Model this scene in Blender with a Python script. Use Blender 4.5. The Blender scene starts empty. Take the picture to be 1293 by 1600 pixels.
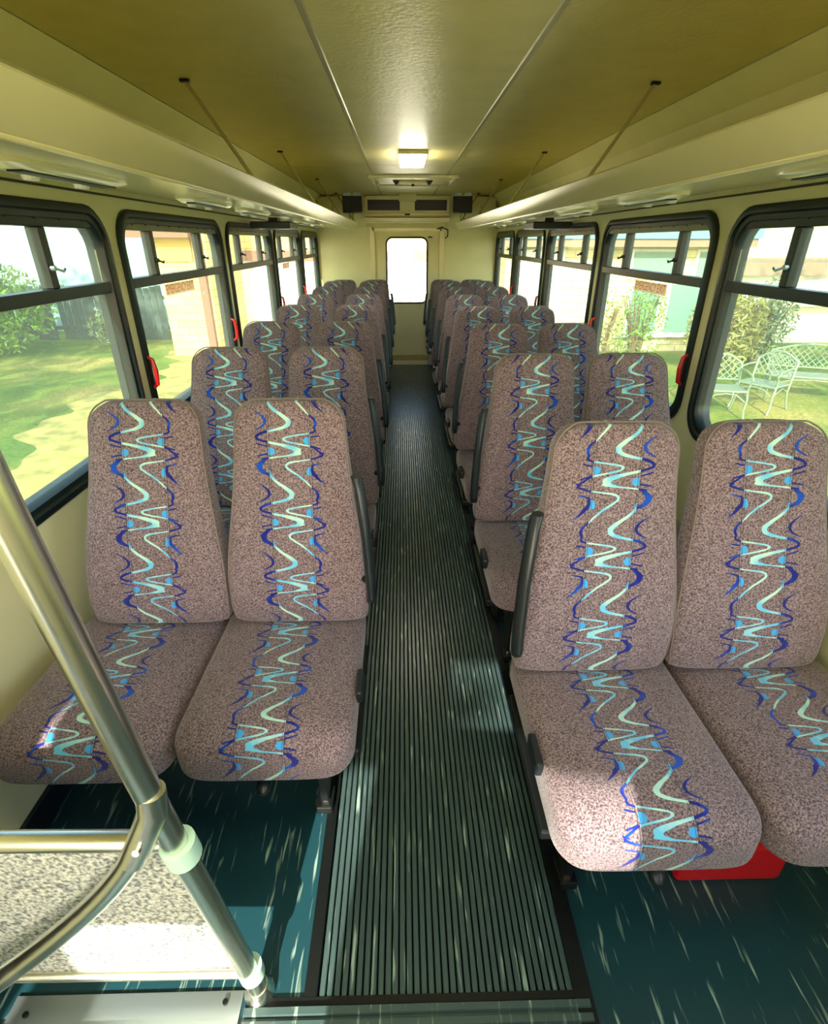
import bpy, bmesh, math, random
import numpy as np
from mathutils import Vector, Matrix

random.seed(7)
scene = bpy.context.scene
COL = scene.collection
R = math.radians

# ------------------------------------------------------------------ camera
PITCH = R(26.76)
YAW = math.atan(20 * math.cos(PITCH) / 837.0)
cam_d = bpy.data.cameras.new('camera')
cam_d.sensor_fit = 'HORIZONTAL'
cam_d.sensor_width = 36.0
cam_d.lens = 36.0 * 837.0 / 1293.0
cam_d.clip_start = 0.02
cam_d.clip_end = 400
cam = bpy.data.objects.new('camera', cam_d)
COL.objects.link(cam)
cam.location = (-0.073, 0.0, 1.5)
cam.rotation_euler = (R(90) - PITCH, 0, -YAW)
scene.camera = cam

# ------------------------------------------------------------------ sky, sun, exposure
SUN_DIR = Vector((0.12, 0.85, -0.47)).normalized()      # the way the light travels
w = bpy.data.worlds.new('sky')
scene.world = w
w.use_nodes = True
wn = w.node_tree.nodes
wl = w.node_tree.links
bg = wn['Background']
sky = wn.new('ShaderNodeTexSky')
sky.sky_type = 'NISHITA'
sky.sun_disc = False
sky.sun_elevation = math.asin(-SUN_DIR.z)
sky.sun_rotation = math.atan2(-SUN_DIR.x, -SUN_DIR.y)
sky.air_density = 1.0
sky.dust_density = 2.0
sky.ozone_density = 1.0
wl.new(sky.outputs[0], bg.inputs[0])
bg.inputs[1].default_value = 0.42
sun_d = bpy.data.lights.new('sun', 'SUN')
sun_d.energy = 6.0
sun_d.angle = R(0.6)
sun_d.color = (1.0, 0.93, 0.80)
sun = bpy.data.objects.new('sun', sun_d)
COL.objects.link(sun)
sun.location = (-8, -20, 18)
sun.rotation_euler = SUN_DIR.to_track_quat('-Z', 'Y').to_euler()
LAMP_POWER = 14.0            # emission of the ceiling lamp diffusers
vs = scene.view_settings
vs.view_transform = 'Standard'
vs.look = 'None'
vs.gamma = 1.0
vs.use_curve_mapping = False
vs.exposure = 1.4
try:
    scene.cycles.max_bounces = 12
    scene.cycles.diffuse_bounces = 7
    scene.cycles.transparent_max_bounces = 24
    scene.cycles.sample_clamp_indirect = 6.0
except Exception:
    pass

# ------------------------------------------------------------------ helpers
def srgb(r, g, b):
    def f(c):
        c /= 255.0
        return c / 12.92 if c <= 0.04045 else ((c + 0.055) / 1.055) ** 2.4
    return (f(r), f(g), f(b), 1.0)

MATS = {}
def mat(name, col, rough=0.5, metal=0.0, noise=None, bump=None, spec=0.5, sheen=0.0):
    """noise=(scale, amount, detail) varies value; bump=(scale, strength)"""
    m = bpy.data.materials.new(name)
    m.use_nodes = True
    nt = m.node_tree
    b = nt.nodes['Principled BSDF']
    b.inputs['Base Color'].default_value = col
    b.inputs['Roughness'].default_value = rough
    b.inputs['Metallic'].default_value = metal
    b.inputs['Specular IOR Level'].default_value = spec
    if sheen:
        b.inputs['Sheen Weight'].default_value = sheen
    tc = nt.nodes.new('ShaderNodeTexCoord')
    if noise:
        n = nt.nodes.new('ShaderNodeTexNoise')
        n.inputs['Scale'].default_value = noise[0]
        n.inputs['Detail'].default_value = noise[2] if len(noise) > 2 else 3
        nt.links.new(tc.outputs['Object'], n.inputs['Vector'])
        r = nt.nodes.new('ShaderNodeValToRGB')
        a = noise[1]
        r.color_ramp.elements[0].position = 0.3
        r.color_ramp.elements[1].position = 0.7
        r.color_ramp.elements[0].color = tuple(c * (1 - a) for c in col[:3]) + (1,)
        r.color_ramp.elements[1].color = tuple(min(1, c * (1 + a)) for c in col[:3]) + (1,)
        nt.links.new(n.outputs['Fac'], r.inputs['Fac'])
        nt.links.new(r.outputs['Color'], b.inputs['Base Color'])
    if bump:
        n2 = nt.nodes.new('ShaderNodeTexNoise')
        n2.inputs['Scale'].default_value = bump[0]
        n2.inputs['Detail'].default_value = 4
        nt.links.new(tc.outputs['Object'], n2.inputs['Vector'])
        bp = nt.nodes.new('ShaderNodeBump')
        bp.inputs['Strength'].default_value = bump[1]
        bp.inputs['Distance'].default_value = 0.01
        nt.links.new(n2.outputs['Fac'], bp.inputs['Height'])
        nt.links.new(bp.outputs['Normal'], b.inputs['Normal'])
    MATS[name] = m
    return m

def emit(name, col, strength):
    m = bpy.data.materials.new(name)
    m.use_nodes = True
    b = m.node_tree.nodes['Principled BSDF']
    b.inputs['Base Color'].default_value = col
    b.inputs['Emission Color'].default_value = col
    b.inputs['Emission Strength'].default_value = strength
    MATS[name] = m
    return m

def glass(name, tint, gloss=0.07, haze=0.03):
    m = bpy.data.materials.new(name)
    m.use_nodes = True
    nt = m.node_tree
    for n in list(nt.nodes):
        nt.nodes.remove(n)
    out = nt.nodes.new('ShaderNodeOutputMaterial')
    t = nt.nodes.new('ShaderNodeBsdfTransparent')
    t.inputs[0].default_value = tint
    g = nt.nodes.new('ShaderNodeBsdfGlossy')
    g.inputs['Roughness'].default_value = 0.03
    d = nt.nodes.new('ShaderNodeBsdfTranslucent')
    d.inputs[0].default_value = (0.9, 0.95, 0.85, 1)
    m1 = nt.nodes.new('ShaderNodeMixShader')
    m1.inputs[0].default_value = gloss
    m2 = nt.nodes.new('ShaderNodeMixShader')
    m2.inputs[0].default_value = haze
    nt.links.new(t.outputs[0], m1.inputs[1])
    nt.links.new(g.outputs[0], m1.inputs[2])
    nt.links.new(m1.outputs[0], m2.inputs[1])
    nt.links.new(d.outputs[0], m2.inputs[2])
    nt.links.new(m2.outputs[0], out.inputs[0])
    MATS[name] = m
    return m

class MB:
    """collects shapes and links them as ONE mesh object"""
    def __init__(self):
        self.v, self.f, self.uv = [], [], []
    def quad(self, a, b, c, d):
        i = len(self.v)
        self.v += [tuple(a), tuple(b), tuple(c), tuple(d)]
        self.f.append((i, i + 1, i + 2, i + 3))
        return self
    def box(self, x0, x1, y0, y1, z0, z1):
        i = len(self.v)
        self.v += [(x, y, z) for z in (z0, z1) for y in (y0, y1) for x in (x0, x1)]
        for q in ((0, 2, 3, 1), (4, 5, 7, 6), (0, 1, 5, 4), (2, 6, 7, 3), (0, 4, 6, 2), (1, 3, 7, 5)):
            self.f.append(tuple(i + k for k in q))
        return self
    def tube(self, pts, rad, n=10, caps=True, closed=False):
        pts = [Vector(p) for p in pts]
        rr = rad if isinstance(rad, (list, tuple)) else [rad] * len(pts)
        base = len(self.v)
        m = len(pts)
        ref = None
        for k, p in enumerate(pts):
            if closed:
                t = pts[(k + 1) % m] - pts[k - 1]
            else:
                t = pts[min(k + 1, m - 1)] - pts[max(k - 1, 0)]
            t.normalize()
            if ref is None:
                ref = Vector((0, 0, 1)) if abs(t.z) < 0.9 else Vector((0, 1, 0))
                ref = (ref - t * ref.dot(t)).normalized()
            else:
                ref = ref - t * ref.dot(t)
                if ref.length < 1e-5:
                    ref = t.orthogonal()
                ref.normalize()
            b = t.cross(ref)
            for j in range(n):
                a = 2 * math.pi * j / n
                self.v.append(tuple(p + (ref * math.cos(a) + b * math.sin(a)) * rr[k]))
        segs = m if closed else m - 1
        for k in range(segs):
            k2 = (k + 1) % m
            for j in range(n):
                j2 = (j + 1) % n
                self.f.append((base + k * n + j, base + k * n + j2, base + k2 * n + j2, base + k2 * n + j))
        if caps and not closed:
            self.f.append(tuple(base + j for j in reversed(range(n))))
            self.f.append(tuple(base + (m - 1) * n + j for j in range(n)))
        return self
    def rings(self, rs, close=True, cap0=True, cap1=True):
        """loft through rings of equal length"""
        base = len(self.v)
        n = len(rs[0])
        for r_ in rs:
            self.v += [tuple(p) for p in r_]
        for k in range(len(rs) - 1):
            for j in range(n if close else n - 1):
                j2 = (j + 1) % n
                self.f.append((base + k * n + j, base + k * n + j2, base + (k + 1) * n + j2, base + (k + 1) * n + j))
        if cap0:
            self.f.append(tuple(base + j for j in reversed(range(n))))
        if cap1:
            self.f.append(tuple(base + (len(rs) - 1) * n + j for j in range(n)))
        return self
    def extrude(self, prof, y0, y1):
        """closed (x,z) profile swept along y"""
        return self.rings([[(x, y0, z) for x, z in prof], [(x, y1, z) for x, z in prof]])
    def mesh(self, name, m=None, smooth=False, bevel=0):
        me = bpy.data.meshes.new(name)
        me.from_pydata(self.v, [], self.f)
        bm = bmesh.new()
        bm.from_mesh(me)
        bmesh.ops.recalc_face_normals(bm, faces=bm.faces)
        if bevel:
            bmesh.ops.bevel(bm, geom=[e for e in bm.edges if len(e.link_faces) == 2 and e.calc_face_angle(0) > 0.6],
                            offset=bevel, segments=2, profile=0.5, affect='EDGES')
        if smooth:
            for f in bm.faces:
                f.smooth = True
            for e in bm.edges:
                if len(e.link_faces) == 2 and e.calc_face_angle(0) > R(38):
                    e.smooth = False
        bm.to_mesh(me)
        bm.free()
        if m:
            me.materials.append(m)
        return me
    def build(self, name, m, parent=None, smooth=False, bevel=0, loc=None):
        o = bpy.data.objects.new(name, self.mesh(name, m, smooth, bevel))
        COL.objects.link(o)
        o.parent = parent
        if loc is not None:
            o.location = loc
        return o

def link(name, me, parent=None, loc=(0, 0, 0), rot=(0, 0, 0), scale=(1, 1, 1)):
    o = bpy.data.objects.new(name, me)
    COL.objects.link(o)
    o.parent = parent
    o.location = loc
    o.rotation_euler = rot
    o.scale = scale
    return o

def tag(o, label, cat=None, group=None, kind=None):
    o['label'] = label
    if cat:
        o['category'] = cat
    if group:
        o['group'] = group
    if kind:
        o['kind'] = kind
    return o

def empty(name, loc=(0, 0, 0), rz=0):
    o = bpy.data.objects.new(name, None)
    o.empty_display_size = 0.1
    COL.objects.link(o)
    o.location = loc
    o.rotation_euler = (0, 0, rz)
    return o

def struct(o, label=None):
    o['kind'] = 'structure'
    if label:
        o['label'] = label
    return o

def copy_tree(o, parent=None):
    c = o.copy()
    COL.objects.link(c)
    c.parent = parent
    for ch in list(o.children):
        copy_tree(ch, c)
    return c

# ------------------------------------------------------------------ materials
M_ceil = mat('ceiling_vinyl', srgb(216, 203, 122), 0.36, noise=(9, 0.05), bump=(60, 0.15))
M_wall = mat('wall_cream', srgb(228, 221, 172), 0.42, noise=(5, 0.04))
M_gloss = mat('rack_cream', srgb(226, 217, 164), 0.22, noise=(3, 0.03))
M_shelf = mat('rack_underside', srgb(222, 213, 156), 0.15)
M_seam = mat('seam_dark', srgb(60, 56, 30), 0.6)
M_trim = mat('seam_trim', srgb(160, 152, 96), 0.3, 0.3)
M_black = mat('frame_black_green', srgb(12, 27, 27), 0.36, noise=(12, 0.2))
M_olive = mat('frame_olive', srgb(120, 122, 92), 0.4, noise=(8, 0.1))
M_plast = mat('black_plastic', srgb(26, 32, 36), 0.38)
M_steel = mat('brushed_steel', srgb(226, 226, 214), 0.27, 1.0)
M_alu = mat('aluminium', srgb(196, 210, 214), 0.35, 0.9)
M_clamp = mat('clamp_plastic', srgb(186, 222, 198), 0.35)
M_pipe = mat('piping', srgb(118, 106, 100), 0.7)
M_dark = mat('dark_metal', srgb(18, 22, 22), 0.45, 0.3)
M_red = mat('red_plastic', srgb(190, 20, 30), 0.35)
M_white = mat('white_paint', srgb(236, 234, 222), 0.5)
M_lampbody = mat('lamp_body', srgb(210, 200, 150), 0.5)
M_lamp = emit('lamp_diffuser', (1.0, 0.96, 0.78, 1), LAMP_POWER)
M_glass = glass('tinted_glass', (0.64, 0.70, 0.64, 1), 0.05, 0.035)
M_bglass = glass('door_glass', (0.94, 0.95, 0.92, 1), 0.05, 0.05)

def carpet_panel_mat():
    m = mat('speckled_carpet', srgb(150, 156, 150), 0.9)
    nt = m.node_tree
    b = nt.nodes['Principled BSDF']
    tc = nt.nodes.new('ShaderNodeTexCoord')
    n = nt.nodes.new('ShaderNodeTexNoise')
    n.inputs['Scale'].default_value = 130
    n.inputs['Detail'].default_value = 3
    nt.links.new(tc.outputs['Object'], n.inputs['Vector'])
    r = nt.nodes.new('ShaderNodeValToRGB')
    r.color_ramp.elements[0].position = 0.35
    r.color_ramp.elements[1].position = 0.62
    r.color_ramp.elements[0].color = srgb(92, 100, 100)
    r.color_ramp.elements[1].color = srgb(196, 200, 188)
    nt.links.new(n.outputs['Fac'], r.inputs['Fac'])
    nt.links.new(r.outputs['Color'], b.inputs['Base Color'])
    return m
M_panel = carpet_panel_mat()

def floor_mat(name, base):
    """rubber flooring with pale streaks that run along the bus"""
    m = mat(name, base, 0.36, spec=0.5)
    nt = m.node_tree
    b = nt.nodes['Principled BSDF']
    tc = nt.nodes.new('ShaderNodeTexCoord')
    mp = nt.nodes.new('ShaderNodeMapping')
    mp.inputs['Scale'].default_value = (80, 7, 1)
    nt.links.new(tc.outputs['Object'], mp.inputs['Vector'])
    n = nt.nodes.new('ShaderNodeTexNoise')
    n.inputs['Scale'].default_value = 1.0
    n.inputs['Detail'].default_value = 2.5
    n.inputs['Distortion'].default_value = 0.5
    nt.links.new(mp.outputs[0], n.inputs['Vector'])
    r = nt.nodes.new('ShaderNodeValToRGB')
    r.color_ramp.elements[0].position = 0.61
    r.color_ramp.elements[1].position = 0.72
    r.color_ramp.elements[0].color = (0, 0, 0, 1)
    r.color_ramp.elements[1].color = (1, 1, 1, 1)
    nt.links.new(n.outputs['Fac'], r.inputs['Fac'])
    n2 = nt.nodes.new('ShaderNodeTexNoise')
    n2.inputs['Scale'].default_value = 3.0
    nt.links.new(tc.outputs['Object'], n2.inputs['Vector'])
    mx0 = nt.nodes.new('ShaderNodeMixRGB')
    mx0.inputs['Color1'].default_value = tuple(c * 0.8 for c in base[:3]) + (1,)
    mx0.inputs['Color2'].default_value = tuple(c * 1.2 for c in base[:3]) + (1,)
    nt.links.new(n2.outputs['Fac'], mx0.inputs['Fac'])
    mx = nt.nodes.new('ShaderNodeMixRGB')
    mx.inputs['Color2'].default_value = srgb(150, 176, 160)
    nt.links.new(r.outputs['Color'], mx.inputs['Fac'])
    nt.links.new(mx0.outputs[0], mx.inputs['Color1'])
    nt.links.new(mx.outputs[0], b.inputs['Base Color'])
    return m
M_floor = floor_mat('floor_rubber', srgb(24, 62, 70))
M_mat = floor_mat('aisle_rubber', srgb(64, 84, 83))
M_mat.node_tree.nodes['Principled BSDF'].inputs['Roughness'].default_value = 0.31
M_mat.node_tree.nodes['Principled BSDF'].inputs['IOR'].default_value = 1.55

# --- seat fabric: tweed with a printed band of waves, drawn from the UV map (metres)
def catmull(pts, n=56):
    xs = [p[0] for p in pts]
    ys = [p[1] for p in pts]
    t = np.linspace(xs[0], xs[-1], n)
    sl = np.gradient(ys, xs)
    out = []
    for q in t:
        i = min(max(np.searchsorted(xs, q) - 1, 0), len(xs) - 2)
        h = xs[i + 1] - xs[i]
        s = (q - xs[i]) / h
        out.append((2 * s**3 - 3 * s**2 + 1) * ys[i] + (s**3 - 2 * s**2 + s) * h * sl[i]
                   + (-2 * s**3 + 3 * s**2) * ys[i + 1] + (s**3 - s**2) * h * sl[i + 1])
    return t, np.array(out)

def fabric_mat():
    m = bpy.data.materials.new('seat_fabric')
    m.use_nodes = True
    nt = m.node_tree
    N, L = nt.nodes, nt.links
    b = N['Principled BSDF']
    b.inputs['Roughness'].default_value = 0.92
    b.inputs['Specular IOR Level'].default_value = 0.15
    b.inputs['Sheen Weight'].default_value = 0.25
    def math_(op, a, bb=None, clamp=False):
        n = N.new('ShaderNodeMath')
        n.operation = op
        n.use_clamp = clamp
        for k, q in enumerate((a, bb)):
            if q is None:
                continue
            if isinstance(q, (int, float)):
                n.inputs[k].default_value = q
            else:
                L.new(q, n.inputs[k])
        return n.outputs[0]
    uvn = N.new('ShaderNodeUVMap')
    uvn.uv_map = 'UVMap'
    sep = N.new('ShaderNodeSeparateXYZ')
    L.new(uvn.outputs[0], sep.inputs[0])
    PX = 0.0004
    T = 485 * PX
    U = math_('DIVIDE', sep.outputs[0], PX)                 # pattern units across
    t = math_('FRACT', math_('DIVIDE', math_('ADD', sep.outputs[1], 20 * T), T))
    UL = math_('ADD', U, 137.0)                              # from the left seam
    UR = math_('SUBTRACT', U, 137.0)
    def fcurve(ts, vals):
        n = N.new('ShaderNodeFloatCurve')
        c = n.mapping.curves[0]
        n.mapping.use_clip = True
        pts = c.points
        while len(pts) < len(ts):
            pts.new(0.5, 0.5)
        for k in range(len(ts)):
            pts[k].location = (float(ts[k]), float(min(max(vals[k], 0), 1)))
        n.mapping.update()
        L.new(t, n.inputs['Value'])
        return n.outputs[0]
    def stroke(S, pts, wid, rng=None):
        """S: lateral distance from a seam; pts: (t, offset); wid: (t, half width)"""
        ts, off = catmull(pts)
        if rng is None:
            pass
        d = np.gradient(off, ts * 485)
        wv = np.interp(ts, [p[0] for p in wid], [p[1] for p in wid])
        wu = np.minimum(wv * np.sqrt(1 + d * d), 42)
        T0, T1 = ts[0], ts[-1]
        tt, oo, ww = list(ts), list(off), list(wu)
        if T0 > 0.001:
            tt = [0, T0 - 0.004] + tt; oo = [oo[0]] * 2 + oo; ww = [0, 0] + ww
        if T1 < 0.999:
            tt = tt + [T1 + 0.004, 1]; oo = oo + [oo[-1]] * 2; ww = ww + [0, 0]
        fo = fcurve(tt, [(q + 200) / 400 for q in oo])
        fw_ = fcurve(tt, [q / 50 for q in ww])
        o = math_('SUBTRACT', math_('MULTIPLY', fo, 400.0), 200.0)
        dist = math_('ABSOLUTE', math_('SUBTRACT', S, o))
        wdt = math_('MULTIPLY', fw_, 50.0)
        return math_('MULTIPLY', math_('LESS_THAN', dist, wdt), math_('GREATER_THAN', wdt, 0.8))
    A = stroke(UL, [(0, 0), (.10, 50), (.19, 110), (.26, 140), (.32, 122), (.36, 70), (.39, 0), (.43, -55), (.475, -75),
                    (.51, -45), (.535, 0), (.58, 100), (.63, 172), (.68, 188), (.72, 150), (.755, 0), (.80, -42), (.88, -66), (.94, -48), (1, 0)],
               [(0, 7), (.15, 10), (.27, 17), (.36, 8), (.475, 9), (.54, 7), (.67, 24), (.75, 7), (.87, 20), (.95, 14), (1, 7)])
    B = stroke(UR, [(0, -85), (.08, -40), (.165, 0), (.22, 30), (.278, 42), (.34, 35), (.42, 0), (.455, -110), (.495, -172),
                    (.54, -130), (.60, 0), (.66, 50), (.73, 76), (.765, 30), (.78, 0), (.80, -80), (.835, -148), (.875, -162), (.93, -135), (1, -85)],
               [(0, 6), (.165, 5), (.278, 10), (.42, 5), (.495, 6), (.6, 5), (.73, 8), (.78, 5), (.875, 7), (1, 6)])
    Cc = stroke(UL, [(.10, -82), (.17, -34), (.245, -12), (.31, -28), (.37, -78)], [(.10, 2), (.245, 11), (.37, 3)])
    D1 = stroke(UR, [(.83, 72), (.86, 20), (.90, 10), (.96, 14), (1.0, 28)], [(.83, 4), (.9, 9), (1, 13)])
    D2 = stroke(UR, [(0, 28), (.06, 52), (.13, 92)], [(0, 13), (.13, 2)])
    def tick(S, t0, a, c, slope, h=0.010):
        mid = (a + c) / 2
        dv = math_('ABSOLUTE', math_('SUBTRACT', math_('SUBTRACT', t, t0), math_('MULTIPLY', math_('SUBTRACT', S, mid), slope)))
        return math_('MULTIPLY', math_('LESS_THAN', dv, h),
                     math_('LESS_THAN', math_('ABSOLUTE', math_('SUBTRACT', S, mid)), (c - a) / 2))
    ticks = [tick(UL, .575, -80, -4, 0.0006), tick(UL, .71, -75, -4, -0.0004), tick(UR, .465, 6, 62, -0.0004), tick(UR, .615, 6, 72, 0.0007),
             tick(UL, .845, -90, -50, -0.0005), tick(UR, .70, 60, 95, -0.0006)]
    def dot(S, cx, t0, rx, ry):
        a = math_('DIVIDE', math_('SUBTRACT', S, cx), rx)
        c = math_('DIVIDE', math_('SUBTRACT', t, t0), ry)
        return math_('LESS_THAN', math_('ADD', math_('MULTIPLY', a, a), math_('MULTIPLY', c, c)), 1.0)
    dots = [dot(UL, 14, .665, 28, .05), dot(UR, -14, .525, 28, .05), dot(UR, -6, .955, 22, .07), dot(UL, -2, .97, 14, .05)]
    def union(ls):
        o = ls[0]
        for q in ls[1:]:
            o = math_('MAXIMUM', o, q)
        return o
    navy = union([Cc, D1, D2] + ticks)
    in_band = math_('LESS_THAN', math_('ABSOLUTE', U), 137.0)
    out_band = math_('SUBTRACT', 1.0, in_band)
    wave_in = math_('MULTIPLY', union([A, B]), in_band)
    wave_out = math_('MAXIMUM', math_('MULTIPLY', union([A, B]), out_band), navy)
    seamd = math_('ABSOLUTE', math_('SUBTRACT', math_('ABSOLUTE', U), 137.0))
    stitch = math_('LESS_THAN', math_('ABSOLUTE', math_('SUBTRACT', seamd, 7.0)), 1.7)
    # tweed
    n1 = N.new('ShaderNodeTexNoise')
    n1.inputs['Scale'].default_value = 260
    n1.inputs['Detail'].default_value = 3
    tco = N.new('ShaderNodeTexCoord')
    L.new(tco.outputs['Object'], n1.inputs['Vector'])
    r1 = N.new('ShaderNodeValToRGB')
    r1.color_ramp.elements[0].position = 0.36
    r1.color_ramp.elements[1].position = 0.66
    r1.color_ramp.elements[0].color = srgb(74, 61, 67)
    r1.color_ramp.elements[1].color = srgb(154, 136, 140)
    L.new(n1.outputs['Fac'], r1.inputs['Fac'])
    def mix(f, c1, c2):
        n = N.new('ShaderNodeMixRGB')
        L.new(f, n.inputs['Fac'])
        for k, q in ((1, c1), (2, c2)):
            if isinstance(q, tuple):
                n.inputs[k].default_value = q
            else:
                L.new(q, n.inputs[k])
        return n.outputs[0]
    n3 = N.new('ShaderNodeTexNoise')
    n3.inputs['Scale'].default_value = 14
    L.new(uvn.outputs[0], n3.inputs['Vector'])
    r3 = N.new('ShaderNodeValToRGB')
    r3.color_ramp.elements[0].position = 0.42
    r3.color_ramp.elements[1].position = 0.58
    r3.color_ramp.elements[0].color = srgb(176, 222, 208)
    r3.color_ramp.elements[1].color = srgb(104, 190, 226)
    L.new(n3.outputs['Fac'], r3.inputs['Fac'])
    r4 = N.new('ShaderNodeValToRGB')
    r4.color_ramp.elements[0].position = 0.5
    r4.color_ramp.elements[1].position = 0.62
    r4.color_ramp.elements[0].color = srgb(24, 34, 120)
    r4.color_ramp.elements[1].color = srgb(22, 74, 176)
    L.new(n3.outputs['Fac'], r4.inputs['Fac'])
    c = r1.outputs['Color']
    c = mix(math_('MULTIPLY', union(dots), in_band), c, srgb(66, 160, 226))
    c = mix(wave_out, c, r4.outputs['Color'])
    c = mix(wave_in, c, r3.outputs['Color'])
    c = mix(math_('MULTIPLY', stitch, 0.75), c, srgb(52, 50, 62))
    L.new(c, b.inputs['Base Color'])
    bp = N.new('ShaderNodeBump')
    bp.inputs['Strength'].default_value = 0.35
    bp.inputs['Distance'].default_value = 0.002
    L.new(n1.outputs['Fac'], bp.inputs['Height'])
    L.new(bp.outputs['Normal'], b.inputs['Normal'])
    return m
M_fabric = fabric_mat()

# ------------------------------------------------------------------ the bus shell
HW = 1.115           # half the inside width
YF, YB = -1.6, 7.45  # front and rear inside faces
ZC = 1.97            # ceiling

# floor
fl = MB()
fl.box(-1.17, 1.17, YF, YB + 0.05, -0.12, 0.0)
floor = struct(fl.build('floor', M_floor), 'dark teal rubber floor with pale streaks')

def ribs_profile(x0, x1, pitch, h):
    n = int(round((x1 - x0) / pitch))
    p = (x1 - x0) / n
    pts = []
    for k in range(n):
        a = x0 + k * p
        pts += [(a, 0.0), (a + 0.22 * p, 0.0), (a + 0.34 * p, h), (a + 0.88 * p, h)]
    pts.append((x1, 0.0))
    return pts
# ribbed aisle runner: ribs run along the bus
am = MB()
pr = ribs_profile(-0.275, 0.295, 0.0165, 0.0022)
am.rings([[(x, 0.582, 0.003 + z) for x, z in pr], [(x, YB - 0.02, 0.003 + z) for x, z in pr]], close=False, cap0=False, cap1=False)
am.quad((-0.275, 0.582, 0.003), (0.295, 0.582, 0.003), (0.295, YB - 0.02, 0.003), (-0.275, YB - 0.02, 0.003))
am.build('aisle_runner', M_mat, floor)
# cross ribbed strip at the front of the aisle
cr = MB()
pr = ribs_profile(0.40, 0.565, 0.0236, 0.010)
cr.rings([[(-0.43, y, 0.003 + z) for y, z in pr], [(0.325, y, 0.003 + z) for y, z in pr]], close=False, cap0=False, cap1=False)
cr.build('ribbed_threshold', M_mat, floor)
MB().box(-0.43, 0.325, 0.566, 0.581, 0.0, 0.006).build('threshold_joint', M_dark, floor)
MB().box(-0.305, -0.277, 0.582, YB - 0.05, 0.0, 0.008).build('seat_track', M_dark, floor)
MB().box(0.297, 0.335, 0.30, YB - 0.05, 0.0, 0.008).build('seat_track', M_dark, floor)

# side walls with rounded window openings
def rrect(y0, y1, z0, z1, r, n=7):
    pts = []
    for cy, cz, a0 in ((y1 - r, z1 - r, 0), (y0 + r, z1 - r, 90), (y0 + r, z0 + r, 180), (y1 - r, z0 + r, 270)):
        for k in range(n):
            a = R(a0 + 90 * k / (n - 1))
            pts.append((cy + r * math.cos(a), cz + r * math.sin(a)))
    return pts
def to_rect(p, c, y0, y1, z0, z1):
    dy, dz = p[0] - c[0], p[1] - c[1]
    s = 1e9
    if dy > 1e-9: s = min(s, (y1 - c[0]) / dy)
    if dy < -1e-9: s = min(s, (y0 - c[0]) / dy)
    if dz > 1e-9: s = min(s, (z1 - c[1]) / dz)
    if dz < -1e-9: s = min(s, (z0 - c[1]) / dz)
    return (c[0] + dy * s, c[1] + dz * s)

WZ0, WZ1 = 0.795, 1.598
CELLS = [(0.80, 2.185), (2.185, 3.54), (3.54, 4.875), (4.875, 6.205), (6.205, YB)]
WINS = [(0.86, 2.135), (2.235, 3.485), (3.595, 4.825), (4.925, 6.155), (6.255, 7.40)]
WT = 0.055
def side_wall(side):
    s = -1 if side == 'left' else 1
    X0, X1 = s * HW, s * (HW + WT)
    mb = MB()
    for (a, b), (y0, y1) in zip(CELLS, WINS):
        hole = rrect(y0, y1, WZ0, WZ1, 0.11)
        c = ((y0 + y1) / 2, (WZ0 + WZ1) / 2)
        za, zb = 0.70, 1.65
        outer = [to_rect(p, c, a, b, za, zb) for p in hole]
        # fill the cell's four corners exactly
        n = len(hole)
        for X in (X0, X1):
            base = len(mb.v)
            mb.v += [(X, p[0], p[1]) for p in hole] + [(X, p[0], p[1]) for p in outer]
            for k in range(n):
                k2 = (k + 1) % n
                mb.f.append((base + k, base + k2, base + n + k2, base + n + k))
                p, q = outer[k], outer[k2]
                if abs(p[0] - q[0]) > 1e-6 and abs(p[1] - q[1]) > 1e-6:
                    cy = p[0] if p[0] in (a, b) or abs(p[0] - a) < 1e-6 or abs(p[0] - b) < 1e-6 else q[0]
                    cz = p[1] if abs(p[1] - za) < 1e-6 or abs(p[1] - zb) < 1e-6 else q[1]
                    i = len(mb.v)
                    mb.v.append((X, cy, cz))
                    mb.f.append((base + n + k, base + n + k2, i))
        base = len(mb.v)
        mb.v += [(X0, p[0], p[1]) for p in hole] + [(X1, p[0], p[1]) for p in hole]
        for k in range(n):
            k2 = (k + 1) % n
            mb.f.append((base + k, base + k2, base + n + k2, base + n + k))
    x0, x1 = min(X0, X1), max(X0, X1)
    ystart = 0.30 if side == 'left' else YF
    mb.box(x0, x1, ystart, YB, -0.12, 0.70)
    if side == 'left':
        mb.box(x0, x1, -0.6, 0.80, -0.12, 1.65)           # wall behind the entrance door, widened to block sun from the left seats
        mb.box(x0, x1, YF, -1.15, -0.12, 1.65)
        mb.box(x0, x1, -1.15, -0.6, 1.60, 1.65)
    else:
        mb.box(x0, x1, 0.55, 0.80, 0.70, 1.65)
        mb.box(x0, x1, YF, -1.2, 0.70, 1.65)
        mb.box(x0, x1, -1.2, 0.55, 1.60, 1.65)
    # cove from the wall up to the ceiling
    prof_in = [(HW, 1.65), (1.112, 1.72), (1.09, 1.80), (1.045, 1.90), (0.97, ZC)]
    prof_out = [(0.99, ZC + 0.07), (1.10, 1.93), (1.15, 1.81), (HW + WT, 1.72), (HW + WT, 1.65)]
    mb.extrude([(s * x, z) for x, z in prof_in + prof_out], YF, YB)
    o = struct(mb.build('wall_' + side, M_wall), 'cream panelled side wall under and between the %s windows' % side)
    # thin dark seam above the windows
    MB().box(min(s * (HW - 0.003), s * HW), max(s * (HW - 0.003), s * HW), 0.3, YB, 1.644, 1.651).build('panel_seam', M_seam, o)
    MB().box(min(s * (HW - 0.014), s * HW), max(s * (HW - 0.014), s * HW), 0.3, YB, 0.0, 0.09).build('skirting', M_plast, o)
    return o
wall_left = side_wall('left')
wall_right = side_wall('right')

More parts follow.
